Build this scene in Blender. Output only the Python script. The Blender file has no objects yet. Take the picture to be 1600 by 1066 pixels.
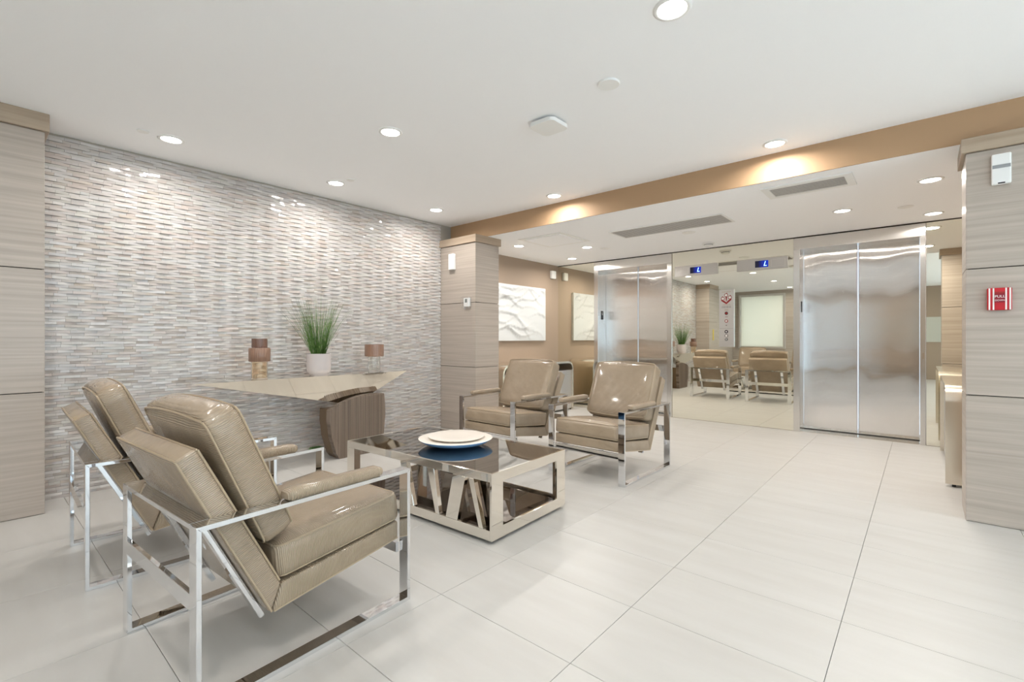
import bpy, bmesh, math, random
from mathutils import Vector, Matrix

C = bpy.context.scene.collection
PI = math.pi
random.seed(7)

# ------------------------------------------------------------------ camera, world, exposure
scene = bpy.context.scene
cam_d = bpy.data.cameras.new('camera')
cam = bpy.data.objects.new('camera', cam_d)
C.objects.link(cam)
cam.location = (0, 0, 1.15)
cam.rotation_euler = (PI / 2, 0, math.atan(641 / 741))
cam_d.sensor_width = 36
cam_d.lens = 741 / 1600 * 36
cam_d.shift_y = -4 / 1600
cam_d.clip_start = 0.05
scene.camera = cam

world = bpy.data.worlds.new('sky')
scene.world = world
world.use_nodes = True
wbg = world.node_tree.nodes['Background']
wbg.inputs[0].default_value = (0.66, 0.83, 1.0, 1)
wbg.inputs[1].default_value = 3.4

sun_d = bpy.data.lights.new('sun', 'SUN')
sun_d.energy = 44.0
sun_d.angle = 0.01
sun_d.color = (1.0, 0.99, 0.98)
sun = bpy.data.objects.new('sun', sun_d)
C.objects.link(sun)
sun.rotation_euler = (0, math.radians(33), math.radians(-8))     # added: shines through the entrance glazing so the floor bounces light to the ceiling

scene.view_settings.view_transform = 'Standard'
scene.view_settings.look = 'None'
scene.view_settings.gamma = 1.0
scene.view_settings.use_curve_mapping = False
scene.view_settings.exposure = 0.30
CAN_W = 8.0
CAN_COL = (1.0, 0.96, 0.92)
CAN_LOW_W = 11.0       # the warmer lamps of the elevator bay
CAN_LOW_COL = (1.0, 0.945, 0.88)
scene.cycles.max_bounces = 12
scene.cycles.diffuse_bounces = 6
scene.cycles.glossy_bounces = 8
scene.cycles.transparent_max_bounces = 12
scene.cycles.caustics_reflective = True
scene.cycles.sample_clamp_indirect = 6.0
scene.cycles.use_denoising = True

ZH, ZL = 2.62, 2.406       # high and low ceiling
YM = 6.76                  # plane of the elevator wall


# ------------------------------------------------------------------ materials
def lin(r, g, b):
    f = lambda c: ((c / 255 + 0.055) / 1.055) ** 2.4 if c > 10 else c / 255 / 12.92
    return (f(r), f(g), f(b), 1)


def mat(name, col, rough=0.5, metal=0.0, coat=0.0, spec=0.5, emit=None, emit_s=0.0, trans=0.0, ior=1.45):
    m = bpy.data.materials.new(name)
    m.use_nodes = True
    p = m.node_tree.nodes['Principled BSDF']
    p.inputs['Base Color'].default_value = col
    p.inputs['Roughness'].default_value = rough
    p.inputs['Metallic'].default_value = metal
    p.inputs['Coat Weight'].default_value = coat
    p.inputs['Coat Roughness'].default_value = 0.08
    p.inputs['Specular IOR Level'].default_value = spec
    p.inputs['Transmission Weight'].default_value = trans
    p.inputs['IOR'].default_value = ior
    if emit:
        p.inputs['Emission Color'].default_value = emit
        p.inputs['Emission Strength'].default_value = emit_s
    return m


def nd(m, t, **kw):
    n = m.node_tree.nodes.new(t)
    for k, v in kw.items():
        setattr(n, k, v)
    return n


def lk(m, a, b):
    m.node_tree.links.new(a, b)


def pb(m):
    return m.node_tree.nodes['Principled BSDF']


def streaks(m, scale, c1, c2, nscale=3.0, detail=6.0, lo=0.3, hi=0.7, coord='Object', rand=False):
    """noise stretched along one axis, between two colours"""
    tc = nd(m, 'ShaderNodeTexCoord')
    mp = nd(m, 'ShaderNodeMapping')
    mp.inputs['Scale'].default_value = scale
    if rand:
        oi = nd(m, 'ShaderNodeObjectInfo')
        add = nd(m, 'ShaderNodeVectorMath', operation='ADD')
        mul = nd(m, 'ShaderNodeMath', operation='MULTIPLY')
        mul.inputs[1].default_value = 37.0
        lk(m, oi.outputs['Random'], mul.inputs[0])
        lk(m, tc.outputs[coord], add.inputs[0])
        lk(m, mul.outputs[0], add.inputs[1])
        lk(m, add.outputs[0], mp.inputs['Vector'])
    else:
        lk(m, tc.outputs[coord], mp.inputs['Vector'])
    nz = nd(m, 'ShaderNodeTexNoise')
    nz.inputs['Scale'].default_value = nscale
    nz.inputs['Detail'].default_value = detail
    lk(m, mp.outputs[0], nz.inputs['Vector'])
    cr = nd(m, 'ShaderNodeValToRGB')
    cr.color_ramp.elements[0].position = lo
    cr.color_ramp.elements[0].color = c1
    cr.color_ramp.elements[1].position = hi
    cr.color_ramp.elements[1].color = c2
    lk(m, nz.outputs['Fac'], cr.inputs['Fac'])
    lk(m, cr.outputs['Color'], pb(m).inputs['Base Color'])
    return nz, mp


def bump(m, height_socket, strength=0.2, dist=0.002):
    b = nd(m, 'ShaderNodeBump')
    b.inputs['Strength'].default_value = strength
    b.inputs['Distance'].default_value = dist
    lk(m, height_socket, b.inputs['Height'])
    lk(m, b.outputs[0], pb(m).inputs['Normal'])
    return b


M = {}
M['ceiling'] = mat('ceiling_paint', lin(250, 251, 253), 0.8)
M['white'] = mat('white_plastic', lin(238, 238, 236), 0.4)
M['white_gap'] = mat('grey_gap', lin(70, 70, 70), 0.6)
M['grout'] = mat('grout', lin(164, 157, 146), 0.9)
m = M['floor'] = mat('porcelain', (1, 1, 1, 1), 0.38)
streaks(m, (0.9, 5.0, 1.0), lin(183, 180, 175), lin(191, 189, 185), 2.2, 7, 0.25, 0.75, rand=True)
m = M['wood'] = mat('laminate_horizontal', (1, 1, 1, 1), 0.32)
streaks(m, (0.55, 0.55, 24.0), lin(165, 154, 143), lin(187, 176, 165), 2.0, 9, 0.28, 0.72, rand=True)
m = M['wood_light'] = mat('laminate_cap', (1, 1, 1, 1), 0.35)
streaks(m, (0.7, 0.7, 16.0), lin(158, 140, 121), lin(180, 162, 142), 2.0, 8, 0.28, 0.72)
M['brown'] = mat('brown_paint', lin(156, 138, 121), 0.6)
M['brown_dark'] = mat('brown_beam_paint', lin(177, 145, 112), 0.6)
M['joint'] = mat('dark_joint', lin(70, 66, 62), 0.8)
M['chrome'] = mat('chrome', (0.80, 0.81, 0.83, 1), 0.035, 1.0)
M['champagne'] = mat('polished_nickel', (0.86, 0.82, 0.75, 1), 0.05, 1.0)
M['console_metal'] = mat('console_mirror_metal', (0.84, 0.79, 0.70, 1), 0.06, 1.0)
M['mirror'] = mat('mirror', (0.90, 0.88, 0.78, 1), 0.0, 1.0)
M['smoke'] = mat('smoked_mirror', (0.30, 0.275, 0.25, 1), 0.012, 1.0)
M['smoke_dark'] = mat('smoked_mirror_shelf', (0.15, 0.12, 0.10, 1), 0.02, 1.0)
M['black'] = mat('black_plastic', lin(30, 30, 32), 0.45)
M['grey'] = mat('grey_plastic', lin(150, 152, 154), 0.5)
M['lcd'] = mat('lcd', lin(120, 128, 124), 0.3)
M['red'] = mat('red_enamel', lin(190, 26, 38), 0.35)
M['red_dark'] = mat('dark_red_enamel', lin(140, 24, 44), 0.4)
M['notice'] = mat('notice_paper', lin(186, 186, 176), 0.5)
M['white_ink'] = mat('white_ink', lin(240, 236, 232), 0.5)
M['red_ink'] = mat('red_ink', lin(150, 34, 34), 0.5)
M['gold_ink'] = mat('gold_ink', lin(186, 160, 130), 0.5)
M['grey_ink'] = mat('grey_ink', lin(128, 118, 116), 0.5)
M['dark_ink'] = mat('dark_ink', lin(60, 48, 52), 0.4)
M['yellow_ink'] = mat('yellow_sign', lin(214, 190, 60), 0.5)
m = M['display'] = mat('display', lin(12, 16, 40), 0.2, emit_s=0.55)
gc = nd(m, 'ShaderNodeTexCoord')
gs = nd(m, 'ShaderNodeSeparateXYZ')
gr = nd(m, 'ShaderNodeValToRGB')
gr.color_ramp.elements[0].position = 0.25
gr.color_ramp.elements[0].color = lin(22, 22, 40)
gr.color_ramp.elements[1].position = 0.75
gr.color_ramp.elements[1].color = lin(14, 50, 190)
lk(m, gc.outputs['Generated'], gs.inputs[0])
lk(m, gs.outputs[0], gr.inputs['Fac'])
lk(m, gr.outputs['Color'], pb(m).inputs['Emission Color'])
pb(m).inputs['Emission Strength'].default_value = 0.8
M['digit'] = mat('digit', (0.3, 0.6, 1, 1), 0.3, emit=(0.35, 0.7, 1.0, 1), emit_s=2.2)
M['lens'] = mat('lamp_lens', (1, 1, 1, 1), 0.4, emit=(1.0, 0.95, 0.88, 1), emit_s=14.0)
M['ceramic'] = mat('cream_ceramic', lin(240, 232, 222), 0.22, coat=0.3)
M['blue_glaze'] = mat('blue_glaze', lin(128, 178, 230), 0.15, coat=0.5)
M['pot'] = mat('matte_pot', lin(196, 188, 186), 0.6)
M['soil'] = mat('soil', lin(52, 60, 30), 0.9)
M['art'] = mat('white_relief', lin(204, 206, 206), 0.26)
M['glass_amber'] = mat('amber_glass', (0.95, 0.84, 0.70, 1), 0.04, trans=1.0, ior=1.3)
M['glass_clear'] = mat('clear_glass', (0.97, 0.97, 0.95, 1), 0.03, trans=1.0, ior=1.3)
M['glass_brown'] = mat('brown_ribbed_glass', lin(158, 124, 104), 0.28, trans=0.25, coat=0.3)
M['glass_neck'] = mat('brown_neck_glass', lin(140, 106, 90), 0.25, trans=0.35, coat=0.3)
M['piping'] = mat('piping_leather', lin(166, 147, 122), 0.3)

m = M['grass'] = mat('grass_blade', (1, 1, 1, 1), 0.5)
streaks(m, (1, 1, 1), lin(52, 92, 34), lin(112, 142, 74), 40, 2, 0.3, 0.7)

# bronze ribbed wood of the console base
m = M['bronze'] = mat('bronze_ribbed', (1, 1, 1, 1), 0.32, spec=0.5)
nz, _ = streaks(m, (0.1, 60.0, 0.15), lin(84, 70, 58), lin(150, 134, 120), 2.0, 3, 0.35, 0.65)
M['bronze_plain'] = mat('bronze_plain', lin(112, 90, 66), 0.32)

# brushed steel: grooves run up and down, so highlights stretch sideways
def brushed(name, col, rough, wave, axis='Z'):
    m = mat(name, col, rough, 1.0)
    p = pb(m)
    p.inputs['Anisotropic'].default_value = 0.85
    tg = nd(m, 'ShaderNodeTangent', direction_type='RADIAL', axis=axis)
    lk(m, tg.outputs[0], p.inputs['Tangent'])
    if wave:
        tc = nd(m, 'ShaderNodeTexCoord')
        mp = nd(m, 'ShaderNodeMapping')
        mp.inputs['Scale'].default_value = (1.6, 1.0, 0.7)
        lk(m, tc.outputs['Object'], mp.inputs['Vector'])
        nz = nd(m, 'ShaderNodeTexNoise')
        nz.inputs['Scale'].default_value = 1.6
        nz.inputs['Detail'].default_value = 1.0
        lk(m, mp.outputs[0], nz.inputs['Vector'])
        base = bump(m, nz.outputs['Fac'], 1.0, wave).outputs[0]
        # brushed grain: facets tip sideways only
        tilt = []
        for sc in (911.0, 1373.0):
            v = nd(m, 'ShaderNodeVectorMath', operation='SCALE')
            v.inputs['Scale'].default_value = sc
            lk(m, tc.outputs['Object'], v.inputs[0])
            wn = nd(m, 'ShaderNodeTexWhiteNoise')
            lk(m, v.outputs[0], wn.inputs['Vector'])
            tilt.append(wn.outputs['Value'])
        ad = nd(m, 'ShaderNodeMath', operation='ADD')
        lk(m, tilt[0], ad.inputs[0]); lk(m, tilt[1], ad.inputs[1])
        sb = nd(m, 'ShaderNodeMath', operation='MULTIPLY_ADD')
        sb.inputs[1].default_value = 0.40; sb.inputs[2].default_value = -0.40
        lk(m, ad.outputs[0], sb.inputs[0])
        cx = nd(m, 'ShaderNodeCombineXYZ')
        lk(m, sb.outputs[0], cx.inputs[0])
        va = nd(m, 'ShaderNodeVectorMath', operation='ADD')
        lk(m, base, va.inputs[0]); lk(m, cx.outputs[0], va.inputs[1])
        vn = nd(m, 'ShaderNodeVectorMath', operation='NORMALIZE')
        lk(m, va.outputs[0], vn.inputs[0])
        lk(m, vn.outputs[0], p.inputs['Normal'])
    return m


M['door_steel'] = brushed('brushed_door_steel', (0.80, 0.785, 0.77, 1), 0.07, 0.011)
M['steel'] = brushed('brushed_steel', (0.76, 0.74, 0.715, 1), 0.24, 0.0)
M['plate_steel'] = mat('plate_steel', (0.68, 0.66, 0.64, 1), 0.35, 1.0)
M['champ_steel'] = mat('warm_satin_steel', (0.80, 0.74, 0.64, 1), 0.22, 1.0)


# patent leather with a fine ribbed embossing, ribs across the given direction
def leather(name, direction, col1, col2):
    m = mat(name, (1, 1, 1, 1), 0.27, coat=0.35)
    streaks(m, (1, 1, 1), col1, col2, 5.0, 4, 0.3, 0.7)
    tc = nd(m, 'ShaderNodeTexCoord')
    dot = nd(m, 'ShaderNodeVectorMath', operation='DOT_PRODUCT')
    dot.inputs[1].default_value = direction
    lk(m, tc.outputs['Object'], dot.inputs[0])
    nz = nd(m, 'ShaderNodeTexNoise')
    nz.inputs['Scale'].default_value = 18.0
    lk(m, tc.outputs['Object'], nz.inputs['Vector'])
    ma = nd(m, 'ShaderNodeMath', operation='MULTIPLY_ADD')
    ma.inputs[1].default_value = 0.006
    lk(m, nz.outputs['Fac'], ma.inputs[0])
    lk(m, dot.outputs['Value'], ma.inputs[2])
    mu = nd(m, 'ShaderNodeMath', operation='MULTIPLY')
    mu.inputs[1].default_value = 2 * PI / 0.0064
    lk(m, ma.outputs[0], mu.inputs[0])
    sn = nd(m, 'ShaderNodeMath', operation='SINE')
    lk(m, mu.outputs[0], sn.inputs[0])
    nz2 = nd(m, 'ShaderNodeTexNoise')
    nz2.inputs['Scale'].default_value = 11.0
    nz2.inputs['Detail'].default_value = 2.0
    lk(m, tc.outputs['Object'], nz2.inputs['Vector'])
    ad = nd(m, 'ShaderNodeMath', operation='MULTIPLY_ADD')
    ad.inputs[1].default_value = 8.0
    lk(m, nz2.outputs['Fac'], ad.inputs[0])
    lk(m, sn.outputs[0], ad.inputs[2])
    bump(m, ad.outputs[0], 0.8, 0.0012)
    return m


LC1, LC2 = lin(152, 134, 112), lin(168, 150, 128)
M['leather_seat'] = leather('leather_seat', (0, 1, 0.1), LC1, LC2)
M['leather_back'] = leather('leather_back', (0, -0.445, 0.895), LC1, LC2)

# stone strips tinted strip by strip
m = M['stone'] = mat('split_stone', (1, 1, 1, 1), 0.11, spec=0.5)
at = nd(m, 'ShaderNodeAttribute', attribute_name='tint')
tc = nd(m, 'ShaderNodeTexCoord')
mp = nd(m, 'ShaderNodeMapping')
mp.inputs['Scale'].default_value = (4, 4, 30)
lk(m, tc.outputs['Object'], mp.inputs['Vector'])
nz = nd(m, 'ShaderNodeTexNoise')
nz.inputs['Scale'].default_value = 2.0
nz.inputs['Detail'].default_value = 3.4
lk(m, mp.outputs[0], nz.inputs['Vector'])
cr = nd(m, 'ShaderNodeValToRGB')
cr.color_ramp.elements[0].position = 0.3
cr.color_ramp.elements[0].color = (0.86, 0.85, 0.84, 1)
cr.color_ramp.elements[1].position = 0.7
cr.color_ramp.elements[1].color = (1.0, 1.0, 1.0, 1)
lk(m, nz.outputs['Fac'], cr.inputs['Fac'])
mx = nd(m, 'ShaderNodeMix', data_type='RGBA', blend_type='MULTIPLY')
mx.inputs[0].default_value = 1.0
lk(m, at.outputs['Color'], mx.inputs[6])
lk(m, cr.outputs['Color'], mx.inputs[7])
lk(m, mx.outputs[2], pb(m).inputs['Base Color'])

# window glass and roller shade
m = M['pane'] = bpy.data.materials.new('window_glass')
m.use_nodes = True
nt = m.node_tree
nt.nodes.remove(pb(m))
o_ = nt.nodes['Material Output']
tr = nd(m, 'ShaderNodeBsdfTransparent')
tr.inputs[0].default_value = (0.93, 0.96, 0.95, 1)
gl = nd(m, 'ShaderNodeBsdfGlossy')
gl.inputs['Roughness'].default_value = 0.0
ms = nd(m, 'ShaderNodeMixShader')
ms.inputs[0].default_value = 0.06
lk(m, tr.outputs[0], ms.inputs[1])
lk(m, gl.outputs[0], ms.inputs[2])
lk(m, ms.outputs[0], o_.inputs['Surface'])
m = M['acrylic'] = bpy.data.materials.new('clear_acrylic')
m.use_nodes = True
nt = m.node_tree
nt.nodes.remove(pb(m))
o_ = nt.nodes['Material Output']
tr = nd(m, 'ShaderNodeBsdfTransparent')
gl = nd(m, 'ShaderNodeBsdfGlossy')
gl.inputs['Roughness'].default_value = 0.05
ms = nd(m, 'ShaderNodeMixShader')
ms.inputs[0].default_value = 0.16
lk(m, tr.outputs[0], ms.inputs[1])
lk(m, gl.outputs[0], ms.inputs[2])
lk(m, ms.outputs[0], o_.inputs['Surface'])
m = M['shade'] = bpy.data.materials.new('shade_cloth')
m.use_nodes = True
nt = m.node_tree
nt.nodes.remove(pb(m))
o_ = nt.nodes['Material Output']
df = nd(m, 'ShaderNodeBsdfDiffuse')
df.inputs[0].default_value = (0.85, 0.86, 0.82, 1)
tl = nd(m, 'ShaderNodeBsdfTranslucent')
tl.inputs[0].default_value = (0.94, 0.88, 0.80, 1)
ms = nd(m, 'ShaderNodeMixShader')
ms.inputs[0].default_value = 0.5
lk(m, df.outputs[0], ms.inputs[1])
lk(m, tl.outputs[0], ms.inputs[2])
lk(m, ms.outputs[0], o_.inputs['Surface'])


# ------------------------------------------------------------------ mesh helpers
def obj(name, bm, material, parent=None, smooth=False, angle=None):
    me = bpy.data.meshes.new(name)
    bmesh.ops.recalc_face_normals(bm, faces=bm.faces[:])
    bm.to_mesh(me)
    bm.free()
    if smooth:
        for p in me.polygons:
            p.use_smooth = True
        if angle is not None:
            try:
                me.set_sharp_from_angle(angle=angle)
            except Exception:
                pass
    if material is not None:
        me.materials.append(material)
    o = bpy.data.objects.new(name, me)
    C.objects.link(o)
    if parent is not None:
        o.parent = parent
    return o


def BM():
    return bmesh.new()


def box(bm, a, b, bevel=0.0, seg=1):
    x0, x1 = sorted((a[0], b[0])); y0, y1 = sorted((a[1], b[1])); z0, z1 = sorted((a[2], b[2]))
    vs = [bm.verts.new(v) for v in ((x0, y0, z0), (x1, y0, z0), (x1, y1, z0), (x0, y1, z0),
                                    (x0, y0, z1), (x1, y0, z1), (x1, y1, z1), (x0, y1, z1))]
    fs = [bm.faces.new([vs[i] for i in f]) for f in ((0, 3, 2, 1), (4, 5, 6, 7), (0, 1, 5, 4), (1, 2, 6, 5), (2, 3, 7, 6), (3, 0, 4, 7))]
    if bevel:
        es = list({e for f in fs for e in f.edges})
        bmesh.ops.bevel(bm, geom=es, offset=bevel, segments=seg, affect='EDGES', profile=0.5)
    return vs


def prism(bm, pts, axis, a, b, bevel=0.0, seg=1):
    """pts: outline in the two other axes (in x,y,z order), extruded along axis from a to b"""
    def P(p, t):
        if axis == 0:
            return (t, p[0], p[1])
        if axis == 1:
            return (p[0], t, p[1])
        return (p[0], p[1], t)
    v0 = [bm.verts.new(P(p, a)) for p in pts]
    v1 = [bm.verts.new(P(p, b)) for p in pts]
    n = len(pts)
    fs = [bm.faces.new(v0[::-1]), bm.faces.new(v1)]
    for i in range(n):
        fs.append(bm.faces.new((v0[i], v0[(i + 1) % n], v1[(i + 1) % n], v1[i])))
    if bevel:
        es = list({e for f in fs for e in f.edges})
        bmesh.ops.bevel(bm, geom=es, offset=bevel, segments=seg, affect='EDGES', profile=0.5)


def lathe(bm, prof, seg=40, ribs=0, amp=0.0, center=(0, 0), cap=True):
    rings = []
    for r, z in prof:
        ring = []
        for i in range(seg):
            t = 2 * PI * i / seg
            rr = r + (amp * math.cos(ribs * t) if ribs and r > 0.02 else 0)
            ring.append(bm.verts.new((center[0] + rr * math.cos(t), center[1] + rr * math.sin(t), z)))
        rings.append(ring)
    for a, b in zip(rings[:-1], rings[1:]):
        for i in range(seg):
            j = (i + 1) % seg
            bm.faces.new((a[i], a[j], b[j], b[i]))
    if cap:
        bm.faces.new(rings[0][::-1])
        bm.faces.new(rings[-1])


def tube(bm, pts, r, seg=6, closed=False):
    n = len(pts)
    pts = [Vector(p) for p in pts]
    rings = []
    for i, p in enumerate(pts):
        if closed:
            d = pts[(i + 1) % n] - pts[i - 1]
        else:
            d = pts[min(i + 1, n - 1)] - pts[max(i - 1, 0)]
        d.normalize()
        u = d.orthogonal() if abs(d.x) > 0.99 else d.cross(Vector((1, 0, 0)))
        u.normalize()
        v = d.cross(u)
        rings.append([bm.verts.new(p + u * r * math.cos(2 * PI * k / seg) + v * r * math.sin(2 * PI * k / seg)) for k in range(seg)])
    m_ = n if closed else n - 1
    for i in range(m_):
        a, b = rings[i], rings[(i + 1) % n]
        best = 0
        if closed and i == n - 1:
            best = min(range(seg), key=lambda s: sum((a[k].co - b[(k + s) % seg].co).length for k in range(seg)))
        for k in range(seg):
            bm.faces.new((a[k], a[(k + 1) % seg], b[(k + 1 + best) % seg], b[(k + best) % seg]))
    if not closed:
        bm.faces.new(rings[0][::-1])
        bm.faces.new(rings[-1])


def disc(bm, cx, cy, z0, z1, r, seg=32, r1=None):
    lathe(bm, [(r, z0), (r1 if r1 is not None else r, z1)], seg, center=(cx, cy))


def thing(name, label, cat, loc=(0, 0, 0), rotz=0.0, group=None):
    o = bpy.data.objects.new(name, None)
    o.empty_display_size = 0.1
    C.objects.link(o)
    o.location = loc
    o.rotation_euler = (0, 0, rotz)
    o['label'] = label
    o['category'] = cat
    if group:
        o['group'] = group
    return o


def tag(o, label, cat, group=None):
    o['label'] = label
    o['category'] = cat
    if group:
        o['group'] = group
    return o


def struct(o, label=None):
    o['kind'] = 'structure'
    if label:
        o['label'] = label
        o['category'] = label_cat(o.name)
    return o


def label_cat(n):
    return n.split('.')[0].split('_')[0]


def text(name, body, size, loc, rot, material, parent, extrude=0.0004, align='CENTER'):
    cu = bpy.data.curves.new(name, 'FONT')
    cu.body = body
    cu.size = size
    cu.extrude = extrude
    cu.shear = 0.28 if name == 'digit' else 0.0
    cu.align_x = align
    cu.align_y = 'CENTER'
    cu.materials.append(material)
    tmp = bpy.data.objects.new(name, cu)
    C.objects.link(tmp)
    me = bpy.data.meshes.new_from_object(tmp.evaluated_get(bpy.context.evaluated_depsgraph_get()))
    bpy.data.objects.remove(tmp)
    o = bpy.data.objects.new(name, me)
    C.objects.link(o)
    o.location = loc
    o.rotation_euler = rot
    if parent:
        o.parent = parent
    return o


# ------------------------------------------------------------------ floor
bm = BM(); box(bm, (-4.95, -4.3, -0.12), (5.2, 7.3, -0.0095))
floor = struct(obj('floor', bm, M['grout']), 'pale porcelain tiled lobby floor with thin grey joints')
TX, TY = 0.6935, 0.465
XJ0, YJ0 = -0.249, 1.869
tile_me = None
for i in range(-7, 8):
    for j in range(-14, 12):
        x0 = XJ0 + i * TX; y0 = YJ0 + j * TY
        if x0 > 4.9 or y0 > 7.2 or x0 + TX < -4.9 or y0 + TY < -4.2:
            continue
        if tile_me is None:
            bm = BM(); box(bm, (0.0009, 0.0009, -0.009), (TX - 0.0009, TY - 0.0009, 0), 0.0008)
            o = obj('tile', bm, M['floor'], floor); tile_me = o.data
        else:
            o = bpy.data.objects.new('tile', tile_me); C.objects.link(o); o.parent = floor
        o.location = (x0, y0, 0)

# ------------------------------------------------------------------ ceilings and beam
bm = BM(); box(bm, (-4.95, -4.3, ZH), (5.2, 4.22, ZH + 0.1))
struct(obj('ceiling', bm, M['ceiling']), 'high white ceiling over the seating area')
bm = BM(); box(bm, (-4.95, 4.222, ZL), (5.2, 7.3, ZH + 0.1))
struct(obj('ceiling', bm, M['ceiling']), 'lower white ceiling in front of the elevators')
bm = BM(); box(bm, (-4.71, 4.208, ZL), (5.0, 4.2215, ZH))
struct(obj('beam', bm, M['brown_dark']), 'long brown painted drop face between the two ceilings')

# ------------------------------------------------------------------ tile wall (wavy stone strips)
bm = BM(); box(bm, (-4.95, 0.2, 0), (-4.714, 4.44, ZH))
wall_left = struct(obj('wall_left', bm, M['grout']), 'feature wall of wavy cream stone strips')
ROWH = 0.0205
PER = 0.27
palette = [lin(203, 198, 193), lin(200, 192, 187), lin(207, 203, 200), lin(195, 189, 185), lin(202, 191, 184), lin(204, 201, 195), lin(191, 183, 175), lin(199, 195, 193), lin(209, 205, 201), lin(197, 187, 177)]
pal_w = [9, 8, 9, 6, 6, 8, 3, 6, 7, 3]
rng = random.Random(3)


def strip_geo(y0, y1, row, off, tilt=0.0):
    def dep(y):
        return 0.0045 + off + 0.0112 * (0.5 + 0.5 * math.cos(2 * PI * y / PER + PI * row))
    z0 = row * ROWH + 0.0006; z1 = (row + 1) * ROWH - 0.0006
    n = 4
    vs = []; fs = []
    XB = -4.714
    for k in range(n + 1):
        y = y0 + 0.0004 + (y1 - y0 - 0.0008) * k / n
        x = XB + dep(y)
        vs += [(XB, y, z0), (x + tilt, y, z0), (x - tilt, y, z1), (XB, y, z1)]
    for k in range(n):
        a = 4 * k; b = a + 4
        fs += [(a + 1, b + 1, b + 2, a + 2), (a + 2, b + 2, b + 3, a + 3), (a, b, b + 1, a + 1)]
    fs += [(0, 1, 2, 3), (4 * n + 3, 4 * n + 2, 4 * n + 1, 4 * n)]
    return vs, fs


pieces = []
nrow = int(ZH / ROWH)
for row in range(nrow):
    y = 0.352
    first = True
    while y < 4.028:
        L = rng.uniform(0.05, 0.16)
        if first:
            L *= rng.uniform(0.5, 1.0); first = False
        y2 = min(y + L, 4.028)
        if 4.028 - y2 < 0.03:
            y2 = 4.028
        col = rng.choices(palette, pal_w)[0]
        f = rng.uniform(0.93, 1.05)
        pieces.append((y, y2, row, rng.uniform(0, 0.0018), (min(col[0] * f, .95), min(col[1] * f, .95), min(col[2] * f, .95), 1), rng.gauss(0, 0.0006)))
        y = y2


def seen_size(p):
    yc = (p[0] + p[1]) / 2; k = 0.654 * 4.7 + 0.756 * yc; L = 0.756 * -4.7 + 0.654 * yc
    z = p[2] * ROWH
    py = 529 - (z - 1.15) / k * 741
    px = 800 + 741 * L / k
    if py < 0 or px < 70:
        return 0
    if z < 0.75 and px > 108:
        return 0
    return (p[1] - p[0]) / k / k


order = sorted(range(len(pieces)), key=lambda i: -seen_size(pieces[i]))
single = set(order[:300])


def stone_mesh(name, plist):
    V = []; F = []; T = []
    for p in plist:
        vs, fs = strip_geo(p[0], p[1], p[2], p[3], p[5])
        b = len(V)
        V += vs
        for f in fs:
            F.append(tuple(b + i for i in f))
        T += [p[4]] * len(vs)
    me = bpy.data.meshes.new(name)
    me.from_pydata(V, [], F)
    ca = me.color_attributes.new('tint', 'FLOAT_COLOR', 'POINT')
    ca.data.foreach_set('color', [c for t in T for c in t])
    me.materials.append(M['stone'])
    me.update()
    o = bpy.data.objects.new(name, me); C.objects.link(o); o.parent = wall_left
    return o


for i in order[:300]:
    stone_mesh('stone_strip', [pieces[i]])
so = stone_mesh('stone_strips', [pieces[i] for i in range(len(pieces)) if i not in single])
so['kind'] = 'stuff'


# ------------------------------------------------------------------ wood clad columns
def column(name, x0, y0, x1, y1, joints, top, label, cap_h=0.09, over=0.022, faces='xy'):
    """core with laminate panels separated by recessed joints, and a cap"""
    bm = BM(); box(bm, (x0 + 0.012, y0 + 0.012, 0), (x1 - 0.012, y1 - 0.012, top - 0.002))
    c = struct(obj(name, bm, M['joint']), label)
    zs = [0.0] + joints + [top - cap_h]
    for a, b in zip(zs[:-1], zs[1:]):
        bm = BM(); box(bm, (x0, y0, a + 0.003), (x1, y1, b - 0.003), 0.0015)
        obj('panel', bm, M['wood'], c)
    bm = BM(); box(bm, (x0 - over, y0 - over, top - cap_h), (x1 + over, y1 + over, top), 0.002)
    obj('cap', bm, M['wood_light'], c)
    return c


column('column', -4.95, -0.35, -4.353, 0.347, [0.798, 1.602], ZH, 'grey laminate pilaster left of the stone wall', 0.115)
column('column', -4.74, 4.03, -4.067, 4.445, [0.80, 1.588], ZL, 'laminate column at the far end of the stone wall')
column('column', 0.208, 4.14, 1.9, 4.52, [0.794, 1.586], ZL, 'wide laminate column with the red fire alarm pull')

# ------------------------------------------------------------------ other walls
bm = BM(); box(bm, (-5.0, 4.445, 0), (-4.79, 7.2, ZL))
struct(obj('wall_left', bm, M['brown']), 'brown painted wall behind the white relief')
bm = BM(); box(bm, (0.80, 4.52, 0), (1.0, 7.2, ZL))
struct(obj('wall_right', bm, M['brown']), 'brown alcove wall right of the elevators')
bm = BM(); box(bm, (1.9, 4.2, 0), (5.0, 4.5, ZH))
struct(obj('wall_front', bm, M['wood']))
bm = BM(); box(bm, (-4.95, -2.75, 0), (-4.6, -0.35, ZH))
struct(obj('wall_left', bm, M['wood']))

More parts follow.
